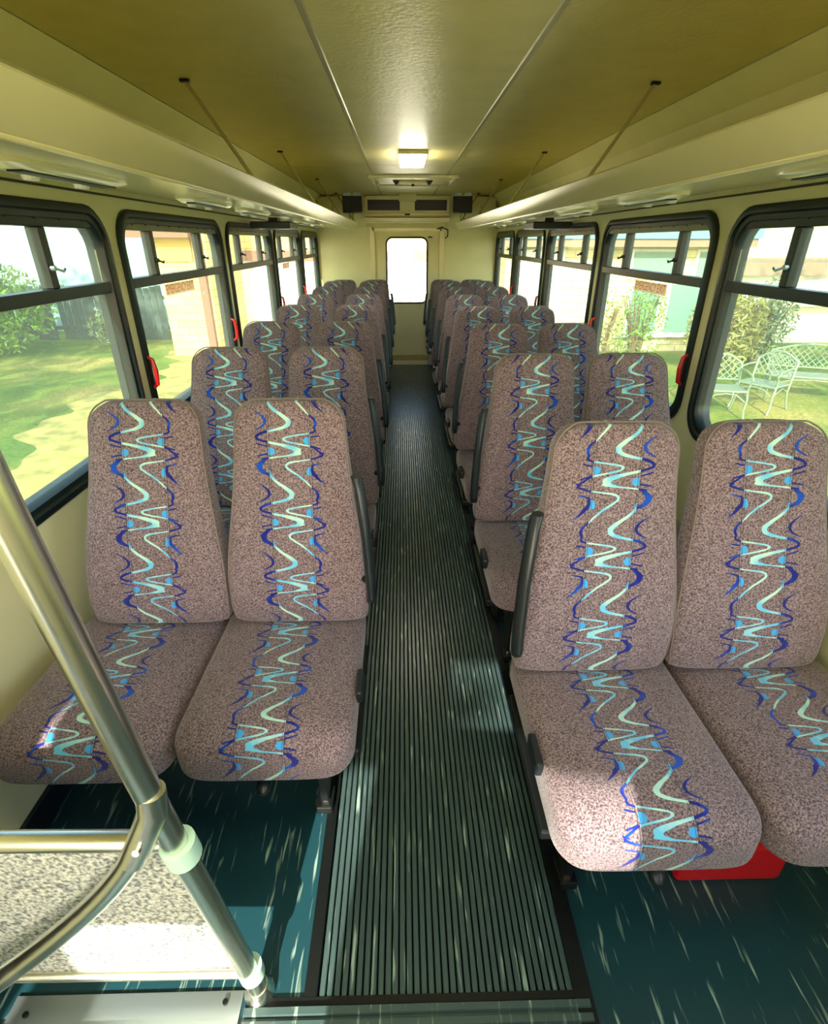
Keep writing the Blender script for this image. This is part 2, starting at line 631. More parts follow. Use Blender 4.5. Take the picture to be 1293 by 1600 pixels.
# windows
def win_frame_mesh(y0, y1, inner_top):
    """rubber frame ring around the opening, on the local x axis: +x is into the bus"""
    mb = MB()
    z0, z1 = WZ0, WZ1
    def ring(off, x, top=0.0):
        return [(x, p[0], p[1]) for p in rrect(y0 + off, y1 - off, z0 + off, z1 - off - top, max(0.11 - off * 0.7, 0.02))]
    mb.rings([ring(-0.012, 0.0), ring(-0.012, 0.010), ring(-0.004, 0.016), ring(0.012, 0.016), ring(0.018, 0.008), ring(0.034, 0.008),
              ring(0.040, -0.006), ring(0.040, -0.05)], cap0=False, cap1=False)
    return mb
def window(idx, side, k):
    s = -1 if side == 'left' else 1
    y0, y1 = WINS[k]
    root = empty('window_%d' % idx, (s * HW, (y0 + y1) / 2, WZ0))
    order = ['nearest', 'second', 'third', 'fourth', 'farthest'][k]
    struct(root, '%s window on the %s side of the bus' % (order, side))
    emerg = k in (1, 3)
    def T(mb):      # local +x faces into the bus
        mb.v = [(-s * x, y - (y0 + y1) / 2, z - WZ0) for x, y, z in mb.v]
        return mb
    i0, i1 = y0 + 0.04, y1 - 0.04
    zt = WZ1 - 0.04
    T(win_frame_mesh(y0, y1, 0)).build('frame', M_black, root, smooth=True)
    top_h = 0.042
    T(MB().box(-0.04, 0.004, i0 + 0.035, i1 - 0.035, zt - 0.018, zt + 0.026)).build('top_rail', M_olive if emerg or k == 2 else M_black, root, bevel=0.002)
    zv = 1.355
    vt = zt - 0.018
    T(MB().box(-0.04, 0.006, i0, i1, zv - 0.018, zv + 0.018)).build('mid_rail', M_black, root, bevel=0.003)
    third = (i1 - i0) / 3
    ml = [y0 + (y1 - y0) * 0.245, y0 + (y1 - y0) * 0.72] if s < 0 else [y0 + (y1 - y0) * 0.245, y0 + (y1 - y0) * 0.73]
    for y in ml:
        mu = T(MB().box(-0.038, 0.0, y - 0.018, y + 0.018, zv + 0.018, vt)).build('mullion', M_black, root, bevel=0.003)
        zl = zv + 0.075
        la = MB().tube([(0.001, y - 0.006, zl), (0.014, y - 0.006, zl)], 0.008, 8)
        la.tube([(0.012, y - 0.006, zl), (0.02, y + 0.022, zl - 0.010), (0.014, y + 0.042, zl - 0.004)], 0.004, 6)
        T(la).build('latch', M_alu if k == 0 else M_dark, mu)
    edges = [i0] + ml + [i1]
    for a, b in zip(edges[:-1], edges[1:]):
        T(MB().box(-0.024, -0.019, a, b, zv, vt + 0.01)).build('vent_pane', M_glass, root)
    T(MB().box(-0.024, -0.019, i0, i1, WZ0 + 0.035, zv)).build('pane', M_glass, root)
    if k in (0, 1, 2):
        rv = MB().tube([(0.003, 0, 0), (0.007, 0, 0)], 0.006, 8)
        T0 = rv
        T0.v = [(-s * x, y, z) for x, y, z in T0.v]
        me = T0.mesh('rivet', M_dark)
        for q in range(9):
            y = i0 + 0.09 + q * (i1 - i0 - 0.18) / 8
            link('rivet', me, root, (0, y - (y0 + y1) / 2, zt + 0.006 - WZ0))
        for q in range(8):
            y = i0 + 0.08 + q * (i1 - i0 - 0.16) / 7
            link('rivet', me, root, (-s * 0.010, y - (y0 + y1) / 2, 0.009))
    if emerg:
        for y, nm in ((y0 + 0.0, 'release_handle'), (y1 - 0.05, 'release_handle')):
            h = MB().tube([(0.012, y, 0.96), (0.032, y, 0.975), (0.036, y, 1.03), (0.030, y, 1.075), (0.012, y, 1.085)], [0.006, 0.009, 0.010, 0.009, 0.006], 8)
            T(h).build(nm, M_red, root, smooth=True)['label'] = 'red emergency release handle'
    return root
n = 1
for side in ('left', 'right'):
    for k in range(5):
        window(n, side, k)
        n += 1

# emergency exit stickers on the panes
def sticker(side, y0, y1, zc, h, label):
    s = -1 if side == 'left' else 1
    x = s * (HW + 0.0175)
    w_ = y1 - y0
    root = MB().quad((-w_ / 2, -h / 2, 0), (w_ / 2, -h / 2, 0), (w_ / 2, h / 2, 0), (-w_ / 2, h / 2, 0)).build('emergency_exit_sticker', M_stick)
    if s < 0:      # read from inside: text x axis runs towards +y
        root.matrix_world = Matrix(((0, 0, 1, x), (1, 0, 0, (y0 + y1) / 2), (0, 1, 0, zc), (0, 0, 0, 1)))
    else:
        root.matrix_world = Matrix(((0, 0, -1, x), (-1, 0, 0, (y0 + y1) / 2), (0, 1, 0, zc), (0, 0, 0, 1)))
    cu = bpy.data.curves.new('lettering', 'FONT')
    cu.body = 'EMERGENCY EXIT'
    cu.align_x = 'CENTER'
    cu.align_y = 'CENTER'
    cu.size = h * 1.12
    cu.extrude = 0.0
    cu.offset = -0.0006
    tmp = bpy.data.objects.new('tmp', cu)
    COL.objects.link(tmp)
    bpy.context.view_layer.update()
    dg = bpy.context.evaluated_depsgraph_get()
    me = bpy.data.meshes.new_from_object(tmp.evaluated_get(dg))
    bpy.data.objects.remove(tmp)
    xs = [v.co.x for v in me.vertices]
    f = w_ * 0.93 / (max(xs) - min(xs))
    for v in me.vertices:
        v.co.x *= f
        v.co.z += 0.0005
    me.materials.clear()
    me.materials.append(M_redink)
    link('lettering', me, root)
    tag(root, label, 'sticker', 'emergency exit stickers on the windows')
M_stick = mat('sticker_pale', srgb(240, 186, 146), 0.5)
M_redink = mat('red_ink', srgb(176, 20, 16), 0.5)
for m_ in (M_stick, M_redink):
    nt_ = m_.node_tree
    b_ = nt_.nodes['Principled BSDF']
    t_ = nt_.nodes.new('ShaderNodeBsdfTranslucent')
    t_.inputs[0].default_value = b_.inputs['Base Color'].default_value
    x_ = nt_.nodes.new('ShaderNodeMixShader')
    x_.inputs[0].default_value = 0.85
    nt_.links.new(b_.outputs[0], x_.inputs[1])
    nt_.links.new(t_.outputs[0], x_.inputs[2])
    nt_.links.new(x_.outputs[0], nt_.nodes['Material Output'].inputs[0])
sticker('left', 2.62, 2.99, 1.305, 0.048, 'red EMERGENCY EXIT sticker on the second window of the left side')
sticker('right', 2.61, 2.98, 1.302, 0.048, 'red EMERGENCY EXIT sticker on the second window of the right side')
sticker('left', 5.28, 5.60, 1.305, 0.048, 'small far red EMERGENCY EXIT sticker on the fourth window of the left side')

# ceiling: a base, and six panels with seams between them
ce = MB()
ce.box(-0.985, 0.985, YF, YB, ZC + 0.008, ZC + 0.07)
ceiling = struct(ce.build('ceiling', M_seam), 'low cream vinyl ceiling in three lengthwise strips')
XS = [-0.968, -0.292, 0.292, 0.968]
YS = [YF, 4.36, 7.0]
for a, b in zip(XS[:-1], XS[1:]):
    for c, d in zip(YS[:-1], YS[1:]):
        MB().box(a + 0.004, b - 0.004, c + 0.003, d - 0.003, ZC, ZC + 0.009).build('ceiling_panel', M_ceil, ceiling, bevel=0.002)
for x in (-0.292, 0.292):
    MB().extrude([(x - 0.010, ZC + 0.001), (x - 0.006, ZC - 0.004), (x + 0.006, ZC - 0.004), (x + 0.010, ZC + 0.001)], YF, 6.9).build('seam_trim', M_trim, ceiling)

# rear wall with door
rw = MB()
DX, DZ0, DZ1 = 0.43, 0.06, 1.625
rw.box(-HW, -DX, YB, YB + 0.05, 0, ZC + 0.05)
rw.box(DX, HW, YB, YB + 0.05, 0, ZC + 0.05)
rw.box(-DX, DX, YB, YB + 0.05, DZ1, ZC + 0.05)
rw.box(-DX, DX, YB, YB + 0.05, 0, DZ0)
wall_back = struct(rw.build('wall_back', M_wall), 'cream rear bulkhead around the back door')
door = empty('door_1', (0, YB, DZ0))
struct(door, 'cream rear door with a tall rounded window')
wx0, wx1, wz0, wz1 = -0.258, 0.252, 0.79, 1.548
def door_leaf():
    mb = MB()
    hole = rrect(wx0, wx1, wz0, wz1, 0.075)
    c = ((wx0 + wx1) / 2, (wz0 + wz1) / 2)
    n = len(hole)
    a, b, za, zb = -DX + 0.012, DX - 0.012, 0.45, DZ1 - 0.01
    mb.box(a, b, 0.012, 0.045, 0.01, 0.45 - DZ0)
    outer = [to_rect(p, c, a, b, za, zb) for p in hole]
    for Y in (0.012, 0.045):
        base = len(mb.v)
        mb.v += [(p[0], Y, p[1] - DZ0) for p in hole] + [(p[0], Y, p[1] - DZ0) for p in outer]
        for k in range(n):
            k2 = (k + 1) % n
            mb.f.append((base + k, base + k2, base + n + k2, base + n + k))
            p, q = outer[k], outer[k2]
            if abs(p[0] - q[0]) > 1e-6 and abs(p[1] - q[1]) > 1e-6:
                cx = p[0] if min(abs(p[0] - a), abs(p[0] - b)) < 1e-6 else q[0]
                cz = p[1] if min(abs(p[1] - za), abs(p[1] - zb)) < 1e-6 else q[1]
                mb.v.append((cx, Y, cz - DZ0))
                mb.f.append((base + n + k, base + n + k2, len(mb.v) - 1))
    base = len(mb.v)
    mb.v += [(p[0], 0.012, p[1] - DZ0) for p in hole] + [(p[0], 0.045, p[1] - DZ0) for p in hole]
    for k in range(n):
        k2 = (k + 1) % n
        mb.f.append((base + k, base + k2, base + n + k2, base + n + k))
    return mb
door_leaf().build('door_leaf', M_wall, door)
gsk = MB()
gsk.tube([(p[0], 0.012, p[1] - DZ0) for p in rrect(wx0, wx1, wz0, wz1, 0.075)], 0.012, 6, closed=True)
gsk.build('window_gasket', M_dark, door, smooth=True)
MB().box(wx0 - 0.005, wx1 + 0.005, 0.024, 0.029, wz0 - 0.005 - DZ0, wz1 + 0.005 - DZ0).build('pane', M_bglass, door)
for x in (-DX, DX):
    MB().box(x - 0.03, x + 0.03, -0.02, 0.0, 0, DZ1 - DZ0 + 0.03).build('door_jamb', M_gloss, door, bevel=0.004)
MB().box(-DX, DX, -0.02, 0.0, DZ1 - DZ0 - 0.012, DZ1 - DZ0 + 0.03).build('door_head', M_gloss, door, bevel=0.004)
MB().box(-0.35, 0.35, -0.004, 0.012, 0.0, 0.07).build('kick_plate', M_trim, door)
MB().box(0.26, 0.31, -0.012, 0.012, 1.485, 1.50).build('door_latch', M_dark, door)
MB().tube([(0.36, -0.01, 1.58), (0.43, -0.05, 1.60), (0.50, -0.05, 1.57), (0.50, -0.02, 1.50), (0.47, -0.02, 1.48)], 0.007, 8).build('door_closer', M_dark, door, smooth=True)

# front end behind the camera: bulkhead with windscreen and entrance door frame
fr = MB()
fr.box(-HW - WT, HW + WT, YF - 0.06, YF, -0.12, 0.85)
fr.box(-HW - WT, HW + WT, YF - 0.06, YF, 1.82, ZC + 0.07)
fr.box(-HW - WT, -1.08, YF - 0.06, YF, 0.85, 1.82)
fr.box(1.08, HW + WT, YF - 0.06, YF, 0.85, 1.82)
fr.box(-1.08, -0.35, YF - 0.06, YF, 1.56, 1.82)       # added strip, lowers the windscreen opening to shade the left seats
struct(fr.build('wall_front', M_wall), 'front bulkhead around the windscreen behind the viewpoint')

dp = empty('sun_blocker', (0.35, -0.5, 0))  # unseen panels added in stepped heights to shape the sun patches
tag(dp, 'added cream partition that blocks the sun behind the viewpoint, outside the picture', 'partition')
MB().box(-0.75, -0.13, -0.03, 0.0, 0.0, 1.0).build('low_panel', M_wall, dp)
MB().box(-0.13, 0.755, -0.03, 0.0, 0.0, 1.62).build('tall_panel', M_wall, dp)

# ------------------------------------------------------------------ luggage racks
def rack(s, label):
    root = empty('luggage_rack', (s * 0.85, 3.0, 1.62))
    tag(root, label, 'luggage rack', 'overhead luggage racks along both sides')
    def T(mb):
        mb.v = [(s * x - s * 0.85, y - 3.0, z - 1.62) for x, y, z in mb.v]
        return mb
    ya, yb = YF + 0.01, 7.22
    lip = [(0.578, 1.700), (0.584, 1.706), (0.594, 1.706), (0.600, 1.698), (0.640, 1.650), (0.650, 1.638), (0.640, 1.630), (0.624, 1.630), (0.614, 1.636)]
    lp = MB()
    lp.extrude(lip, ya, yb)
    T(lp).build('rack_lip', M_gloss, root, smooth=True)
    T(MB().extrude([(0.640, 1.632), (0.640, 1.648), (1.108, 1.690), (1.108, 1.668), (0.95, 1.658)], ya, yb)).build('shelf', M_shelf, root)
    bead = MB().tube([(0.622, ya, 1.631), (0.622, yb, 1.631)], 0.005, 8)
    T(bead).build('highlight_bead', M_gloss, root, smooth=True)  # bead added to catch the bright highlight along the lip's lower edge
    T(MB().extrude([(0.578, 1.700), (0.612, 1.628), (0.66, 1.628), (0.66, 1.66), (0.60, 1.712)], yb, yb + 0.03)).build('end_cap', M_gloss, root, bevel=0.006)
    for y in (0.66, 2.19, 3.72, 5.25, 6.70):
        rd = T(MB().tube([(0.768, y, ZC - 0.004), (0.586, y, 1.702)], 0.006, 8)).build('hanger_rod', M_trim, root, smooth=True)
        T(MB().box(0.752, 0.784, y - 0.009, y + 0.009, ZC - 0.009, ZC - 0.0005)).build('ceiling_hook', M_dark, rd, bevel=0.003)
    return root
rack(-1, 'cream overhead luggage rack along the left side')
rack(1, 'cream overhead luggage rack along the right side')

# service consoles under the racks
def console_mesh():
    a = MB()
    rs = []
    for z, f in ((0.0, 1.0), (-0.012, 0.97), (-0.020, 0.82), (-0.021, 0.6)):
        rs.append([(0.062 * f * math.copysign(abs(math.cos(t)) ** 0.8, math.cos(t)), 0.27 * f * math.copysign(abs(math.sin(t)) ** 0.6, math.sin(t)), z)
                   for t in [2 * math.pi * k / 28 for k in range(28)]])
    a.rings(rs)
    return a.mesh('console_body', M_gloss, smooth=True)
con_me = console_mesh()
slot_me = MB().box(-0.020, 0.012, -0.20, 0.20, -0.024, -0.019).mesh('slot', M_dark)
lens_me = MB().tube([(0.03, 0.09, -0.018), (0.03, 0.09, -0.030)], [0.020, 0.016], 12).mesh('lens', M_white)
ORD = ['first', 'second', 'third', 'fourth', 'fifth']
for side, s, ys in (('left', -1, (1.50, 2.52, 3.30, 4.95, 5.80)), ('right', 1, (1.25, 2.30, 3.25, 4.95, 5.80))):
    for k, y in enumerate(ys):
        r_ = empty('reading_light_console', (s * 0.86, y, 1.652), 0 if s > 0 else math.pi)
        tag(r_, 'oval reading light console under the %s luggage rack, %s from the front' % (side, ORD[k]), 'console', 'reading light consoles under the racks')
        link('console_body', con_me, r_)
        link('slot', slot_me, r_)
        for q in (0.09, -0.12):
            link('lens', lens_me, r_, (0, q - 0.09, 0))
    mo = empty('flip_down_monitor', (s * 0.93, 4.15, 1.632))
    tag(mo, 'dark folded monitor hanging under the %s luggage rack' % side, 'monitor', 'folded monitors under the racks')
    MB().box(-0.13, 0.13, -0.16, 0.16, -0.055, -0.012).build('housing', M_black, mo, bevel=0.008)
    MB().box(-0.03, 0.03, -0.05, 0.05, -0.012, 0.014).build('hinge', M_dark, mo)

# ------------------------------------------------------------------ ceiling fixtures
def ceiling_lamp(y, label):
    r_ = empty('ceiling_lamp', (0, y, ZC))
    tag(r_, label, 'ceiling lamp', 'square ceiling lamps')
    MB().box(-0.085, 0.085, -0.20, 0.20, -0.022, 0).build('housing', M_lampbody, r_, bevel=0.004)
    MB().box(-0.074, 0.074, -0.185, 0.185, -0.048, -0.022).build('diffuser', M_lamp, r_, bevel=0.006)
ceiling_lamp(3.85, 'lit square lamp on the ceiling over the aisle')
ceiling_lamp(0.35, 'lit square ceiling lamp just above the viewpoint, outside the picture')
ceiling_lamp(-0.95, 'unseen square ceiling lamp added over the entrance to light the front')  # added lamp, lights the front of the bus from out of view

h = empty('roof_hatch', (0.03, 5.3, ZC))
tag(h, 'cream roof escape hatch with a handle in the ceiling', 'roof hatch')
for a in ((-0.36, 0.36, -0.36, -0.325), (-0.36, 0.36, 0.325, 0.36), (-0.36, -0.325, -0.325, 0.325), (0.325, 0.36, -0.325, 0.325)):
    MB().box(*a, -0.022, -0.0005).build('hatch_frame', M_gloss, h, bevel=0.004)
MB().box(-0.30, 0.30, -0.30, 0.30, -0.010, -0.0005).build('hatch_lid', M_ceil, h, bevel=0.006)
MB().box(-0.12, 0.12, -0.02, 0.02, -0.034, -0.010).build('handle_base', M_gloss, h, bevel=0.004)
for x in (-0.14, 0.14):
    MB().extrude([(x - 0.03, -0.010), (x + 0.03, -0.010), (x, -0.045)], -0.03, 0.03).build('handle_wing', M_dark, h)
MB().box(-0.012, 0.012, -0.03, 0.03, -0.05, -0.034).build('handle_knob', M_dark, h)

ac = empty('air_conditioner', (0, 7.2, 1.70))
tag(ac, 'cream ceiling air conditioner with two dark grilles above the rear door', 'air conditioner')
Y0 = -0.20
MB().box(-0.485, 0.485, Y0, 0.248, 0.055, 0.268).build('housing', M_wall, ac, bevel=0.006)
MB().extrude([(-0.49, 0.0), (0.49, 0.0), (0.49, 0.05), (-0.49, 0.05)], Y0 - 0.05, 0.24).build('lower_tray', M_gloss, ac, bevel=0.008)
for x0, x1 in ((-0.45, -0.085), (0.085, 0.45)):
    g = MB().box(x0, x1, Y0 - 0.006, Y0 + 0.004, 0.12, 0.225).build('grille', M_dark, ac)
    g['label'] = 'dark air grille'
    for q in range(6):
        MB().box(x0, x1, Y0 - 0.012, Y0 - 0.004, 0.128 + q * 0.016, 0.133 + q * 0.016).build('slat', M_black, g)
MB().box(-0.47, 0.47, Y0 - 0.03, Y0, 0.072, 0.09).build('trim_bar', M_gloss, ac, bevel=0.004)
MB().tube([(-0.03, Y0 - 0.032, 0.078), (0.03, Y0 - 0.032, 0.078)], 0.008, 8).build('badge', M_dark, ac)
lb = MB().box(-0.095, 0.095, -0.04, 0.04, -0.075, -0.0005).build('exit_lamp', M_lampbody, None, bevel=0.008, loc=(0, 6.72, ZC))
tag(lb, 'small unlit cream lamp box on the ceiling before the air conditioner', 'lamp')
# sloping panels beside the air conditioner
for s, nm in ((-1, 'left'), (1, 'right')):
    t_ = MB()
    pts = [(0.49, 6.95, ZC), (1.0, 6.95, ZC - 0.03), (1.10, 7.44, 1.66), (0.49, 7.44, 1.66)]
    t_.v = [(s * x, y, z) for x, y, z in pts] + [(s * x, y + 0.012, z + 0.012) for x, y, z in pts]
    t_.f = [(0, 1, 2, 3), (7, 6, 5, 4), (0, 4, 5, 1), (1, 5, 6, 2), (2, 6, 7, 3), (3, 7, 4, 0)]
    p_ = struct(t_.build('trim_%d' % (1 if s < 0 else 2), M_wall), 'sloping cream corner panel on the %s of the air conditioner' % nm)
    for x in (0.62, 0.66, 0.85):
        ln = MB().tube([(s * x, 6.97, ZC - 0.024), (s * (x + 0.03), 7.42, 1.672)], 0.004, 6)
        ln.build('panel_seam', M_seam, p_)
    sp = empty('speaker', (s * 0.60, 6.70, ZC))
    tag(sp, 'black square speaker hanging from the ceiling on the %s of the air conditioner' % nm, 'speaker', 'black speakers at the rear ceiling')
    sp.rotation_euler = (R(-8), 0, s * R(-6))
    MB().box(-0.105, 0.105, -0.04, 0.05, -0.185, -0.035).build('cabinet', M_plast, sp, bevel=0.006)
    MB().box(-0.09, -0.015, -0.03, 0.01, -0.035, -0.004).build('bracket', M_alu, sp)
    MB().box(0.015, 0.09, -0.03, 0.01, -0.035, -0.004).build('bracket', M_alu, sp)

# ------------------------------------------------------------------ seats
def lerp(tab, q):
    return float(np.interp(q, [p[0] for p in tab], [p[1] for p in tab]))
def smooth_tab(tab):
    xs = [p[0] for p in tab]
    t, v = catmull(tab, 80)
    return list(zip(t, v))
BW = smooth_tab([(0.44, 0.190), (0.50, 0.202), (0.60, 0.205), (0.68, 0.201), (0.77, 0.188), (0.87, 0.172), (0.97, 0.159), (1.06, 0.152), (1.13, 0.149)])
BY = smooth_tab([(0.44, -0.088), (0.50, -0.110), (0.60, -0.118), (0.70, -0.105), (0.82, -0.075), (0.95, -0.042), (1.05, -0.018), (1.13, 0.0)])
BT = smooth_tab([(0.44, 0.10), (0.6, 0.12), (0.8, 0.105), (1.0, 0.08), (1.13, 0.065)])
NR = 44
def ring_pts(hw, ht, e):
    out = []
    for k in range(NR):
        a = 2 * math.pi * k / NR
        c, s_ = math.cos(a), math.sin(a)
        out.append((hw * math.copysign(abs(c) ** e, c), ht * math.copysign(abs(s_) ** e, s_)))
    return out
ZT = 1.128
VC = 0.66           # pattern length at the crease
def grid_object_mesh(name, rings_, vs_, um=None, us=1.0, vs=1.0, lean=0.0):
    mb = MB()
    mb.rings(rings_)
    me = bpy.data.meshes.new(name)
    me.from_pydata(mb.v, [], mb.f)
    uvl = me.uv_layers.new(name='UVMap')
    nr = len(rings_[0])
    for p in me.polygons:
        for li in p.loop_indices:
            vi = me.loops[li].vertex_index
            co = mb.v[vi]
            ex = 0.0
            if um:
                ex = um(co, rings_[vi // nr])
            uvl.data[li].uv = (us * co[0], vs * (vs_[min(vi // nr, len(vs_) - 1)] + ex))
    for v in me.vertices:
        v.co.x += lean * (v.co.z - 0.5) / 0.62
    bm = bmesh.new()
    bm.from_mesh(me)
    bmesh.ops.recalc_face_normals(bm, faces=bm.faces)
    for f in bm.faces:
        f.smooth = True
    bm.to_mesh(me)
    bm.free()
    me.materials.append(M_fabric)
    return me
def back_geom():
    rs, vs_ = [], []
    zs = list(np.linspace(0.512, 1.06, 19))
    rc = 0.062
    zs = [0.492, 0.494, 0.499, 0.505] + zs + [ZT - rc * (1 - math.sin(a)) for a in np.linspace(0.05, math.pi / 2, 9)]
    edge = []
    for z in zs:
        hw, yc, th = lerp(BW, z) * 0.972, lerp(BY, z), lerp(BT, z)
        if z > ZT - rc:
            q = (z - (ZT - rc)) / rc
            hw = hw - 0.055 * (1 - math.sqrt(max(0, 1 - q * q)))
            q2 = max(0, (z - (ZT - 0.03)) / 0.03)
            th2 = th * (1 - 0.55 * (1 - math.sqrt(max(0, 1 - q2 * q2))))
            yc += (th - th2) * 0.5
            th = th2
        if z < 0.511:
            q = (0.512 - z) / 0.020
            k_ = 0.020 * (1 - math.sqrt(max(0, 1 - q * q)))
            hw -= k_
            th -= 2 * k_
            yc += k_
        cy = yc + th / 2
        edge.append((hw, cy - th * 0.30, z))
        rs.append([(x, cy - y, z - 0.012 * (x / 0.15) ** 2 * (1 if z > 1.07 else 0) * (z - 1.07) / 0.06) for x, y in ring_pts(hw, th / 2, 0.42)])
        vs_.append((ZT - z) * 1.03)
    return rs, vs_, edge
brs, bvs, bedge = back_geom()
LEANS = {'LA': 0.004, 'LW': 0.032, 'RA': 0.014, 'RW': -0.048}     # the backs of a pair lean towards each other
back_mes = {k: grid_object_mesh('backrest', brs, bvs, us=1.0 if k[0] == 'L' else -1.0, lean=v) for k, v in LEANS.items()}
pp = [(-a, b, c) for a, b, c in bedge] + [(a, b, c) for a, b, c in reversed(bedge)]
pp = [(x * 0.983, y, z + (0.002 if abs(z - ZT) < 0.004 else 0)) for x, y, z in pp]
pipe_mes = {k: MB().tube([(x + v * (z - 0.5) / 0.62, y, z) for x, y, z in pp], 0.0024, 6).mesh('piping', M_pipe, smooth=True) for k, v in LEANS.items()}
def cushion_geom():
    rs, vs_ = [], []
    yn, yr = -0.535, 0.0
    ys = [yn + 0.075 * (1 - math.cos(a)) for a in np.linspace(0.06, math.pi / 2, 10)] + list(np.linspace(yn + 0.095, yr, 12))
    prev, arc = None, 0
    for y in ys:
        hw = 0.2125
        top = lerp([(-0.54, 0.482), (-0.45, 0.488), (-0.30, 0.484), (-0.12, 0.476), (0, 0.474)], y)
        bot = 0.355
        q = max(0, (yn + 0.075 - y) / 0.075)
        f = math.sqrt(max(0, 1 - q * q))
        hw -= 0.060 * (1 - f)
        top -= 0.055 * (1 - f)
        bot += 0.020 * (1 - f)
        zc, hh = (top + bot) / 2, (top - bot) / 2
        ring = []
        for x, z in ring_pts(hw, hh, 0.40):
            crown = 0.012 * (1 - (x / 0.204) ** 2) if z > 0 else 0
            bols = -0.008 if z < 0 else 0
            ring.append((x, y, zc + z + crown))
        rs.append(ring)
        p = (y, top)
        if prev:
            arc += math.hypot(p[0] - prev[0], p[1] - prev[1])
        vs_.append(arc)
        prev = p
    tot = vs_[-1]
    vs_ = [VC + (tot - q) - 0.09 for q in vs_]
    return rs, vs_
crs, cvs = cushion_geom()
cush_me = grid_object_mesh('cushion', crs, cvs, lambda co, rg: (max(q[2] for q in rg) - co[2]) * (1.0 if co[1] < -0.44 else 0.25), us=-1.0)
nose = [p for p in crs[0]]

# hardware, made for an aisle on the +x side of the seat
arm_pts = [(0.184, -0.108, 0.962), (0.192, -0.118, 0.935), (0.206, -0.140, 0.80), (0.214, -0.165, 0.69), (0.217, -0.180, 0.645), (0.214, -0.170, 0.618)]
def arm_mesh():
    mb = MB()
    rs = []
    for (x, y, z), wd in zip(arm_pts, (0.012, 0.018, 0.021, 0.022, 0.021, 0.013)):
        rs.append([(x + 0.014 * math.cos(a), y + 1.25 * wd * math.sin(a), z) for a in [2 * math.pi * k / 12 for k in range(12)]])
    mb.rings(rs)
    return mb.mesh('armrest', M_plast, smooth=True)
arm_me = arm_mesh()
armb_me = MB().tube([(0.17, -0.06, 0.63), (0.212, -0.13, 0.65)], 0.010, 8).mesh('arm_pivot', M_dark)
def leg_mesh():
    mb = MB()
    x = 0.068
    mb.rings([[(x - d, y, z) for y, z in ((-0.36, 0.03), (-0.30, 0.03), (-0.27, 0.16), (-0.16, 0.16), (-0.12, 0.03), (-0.06, 0.03), (-0.05, 0.326), (-0.38, 0.326))] for d in (0.012, -0.012)])
    return mb.mesh('leg', M_dark, bevel=0.003)
leg_me = leg_mesh()
foot_me = MB().box(0.068 - 0.024, 0.068 + 0.022, -0.375, -0.30, 0.008, 0.036).mesh('foot', M_dark, bevel=0.004)
bolt_me = MB().tube([(0.070, -0.352, 0.036), (0.070, -0.352, 0.046)], 0.012, 8).mesh('bolt', M_steel)
lever_me = MB().box(0.178, 0.197, -0.37, -0.28, 0.440, 0.478).mesh('recline_lever', M_plast, bevel=0.006)
knob_me = MB().tube([(-0.04, -0.40, 0.35), (-0.04, -0.49, 0.325)], 0.007, 8).tube([(-0.04, -0.486, 0.326), (-0.04, -0.50, 0.322), (-0.04, -0.52, 0.316), (-0.04, -0.53, 0.313)], [0.007, 0.017, 0.016, 0.008], 10).mesh('slide_knob', M_plast, smooth=True)
frame_me = MB().box(-0.19, 0.19, -0.44, -0.04, 0.325, 0.353).mesh('seat_frame', M_dark, bevel=0.006)
wallb_me = MB().box(-0.345, -0.19, -0.30, -0.12, 0.31, 0.34).mesh('wall_bracket', M_dark)

ROWN = ['front', 'second', 'third', 'fourth', 'fifth', 'sixth', 'seventh', 'last']
LEFT_Y = [1.380, 2.165, 2.935, 3.76, 4.56, 5.36, 6.14, 6.86]
RIGHT_Y = [1.160, 2.005, 2.83, 3.66, 4.49, 5.31, 6.13, 6.86]
LAX, LWX, RAX, RWX = -0.379, -0.786, 0.408, 0.816
def seat(x, y, s, aisle, label, dz=0.0):
    """s=+1: the aisle is on the +x side of the seat (left bank); -1: mirrored"""
    root = empty('bus_seat', (x, y, 0))
    tag(root, label, 'seat', 'patterned bus seats in rows')
    kk = ('L' if s > 0 else 'R') + ('A' if aisle else 'W')
    bk = link('backrest', back_mes[kk], root, (0, 0, -dz))
    link('piping', pipe_mes[kk], bk)
    link('cushion', cush_me, root, (-s * (0.030 if aisle else 0.054), 0, 0))
    sc = (s, 1, 1)
    link('seat_frame', frame_me, root, scale=sc)
    if aisle:
        ar = link('armrest', arm_me, root, scale=sc)
        ar['label'] = 'black folded up armrest'
        link('arm_pivot', armb_me, ar)
        lg = link('leg', leg_me, root, scale=sc)
        for dy in (0.0, 0.26):
            link('foot', foot_me, lg, (0, dy, 0))
            link('bolt', bolt_me, lg, (0, dy, 0))
        link('recline_lever', lever_me, root, scale=sc)
        link('slide_knob', knob_me, root, scale=sc)
    else:
        link('wall_bracket', wallb_me, root, scale=(s * (HW - abs(x) - 0.004) / 0.345, 1, 1))
    return root
for k in range(8):
    dz = 0.03 if k == 7 else 0
    nm = ROWN[k]
    seat(LAX, LEFT_Y[k], 1, True, 'patterned aisle seat in the %s row left of the aisle' % nm, dz)
    seat(LWX, LEFT_Y[k], 1, False, 'patterned window seat in the %s row left of the aisle' % nm, dz)
    seat(RAX, RIGHT_Y[k], -1, True, 'patterned aisle seat in the %s row right of the aisle' % nm, dz)
    seat(RWX, RIGHT_Y[k], -1, False, 'patterned window seat in the %s row right of the aisle' % nm, dz)

# ------------------------------------------------------------------ things on the floor
bx_ = MB().box(-0.14, 0.14, -0.10, 0.16, 0.0, 0.15).build('red_box', M_red, None, bevel=0.015, loc=(0.765, 0.90, 0.0))
tag(bx_, 'red plastic box on the floor under the front right seats', 'box')

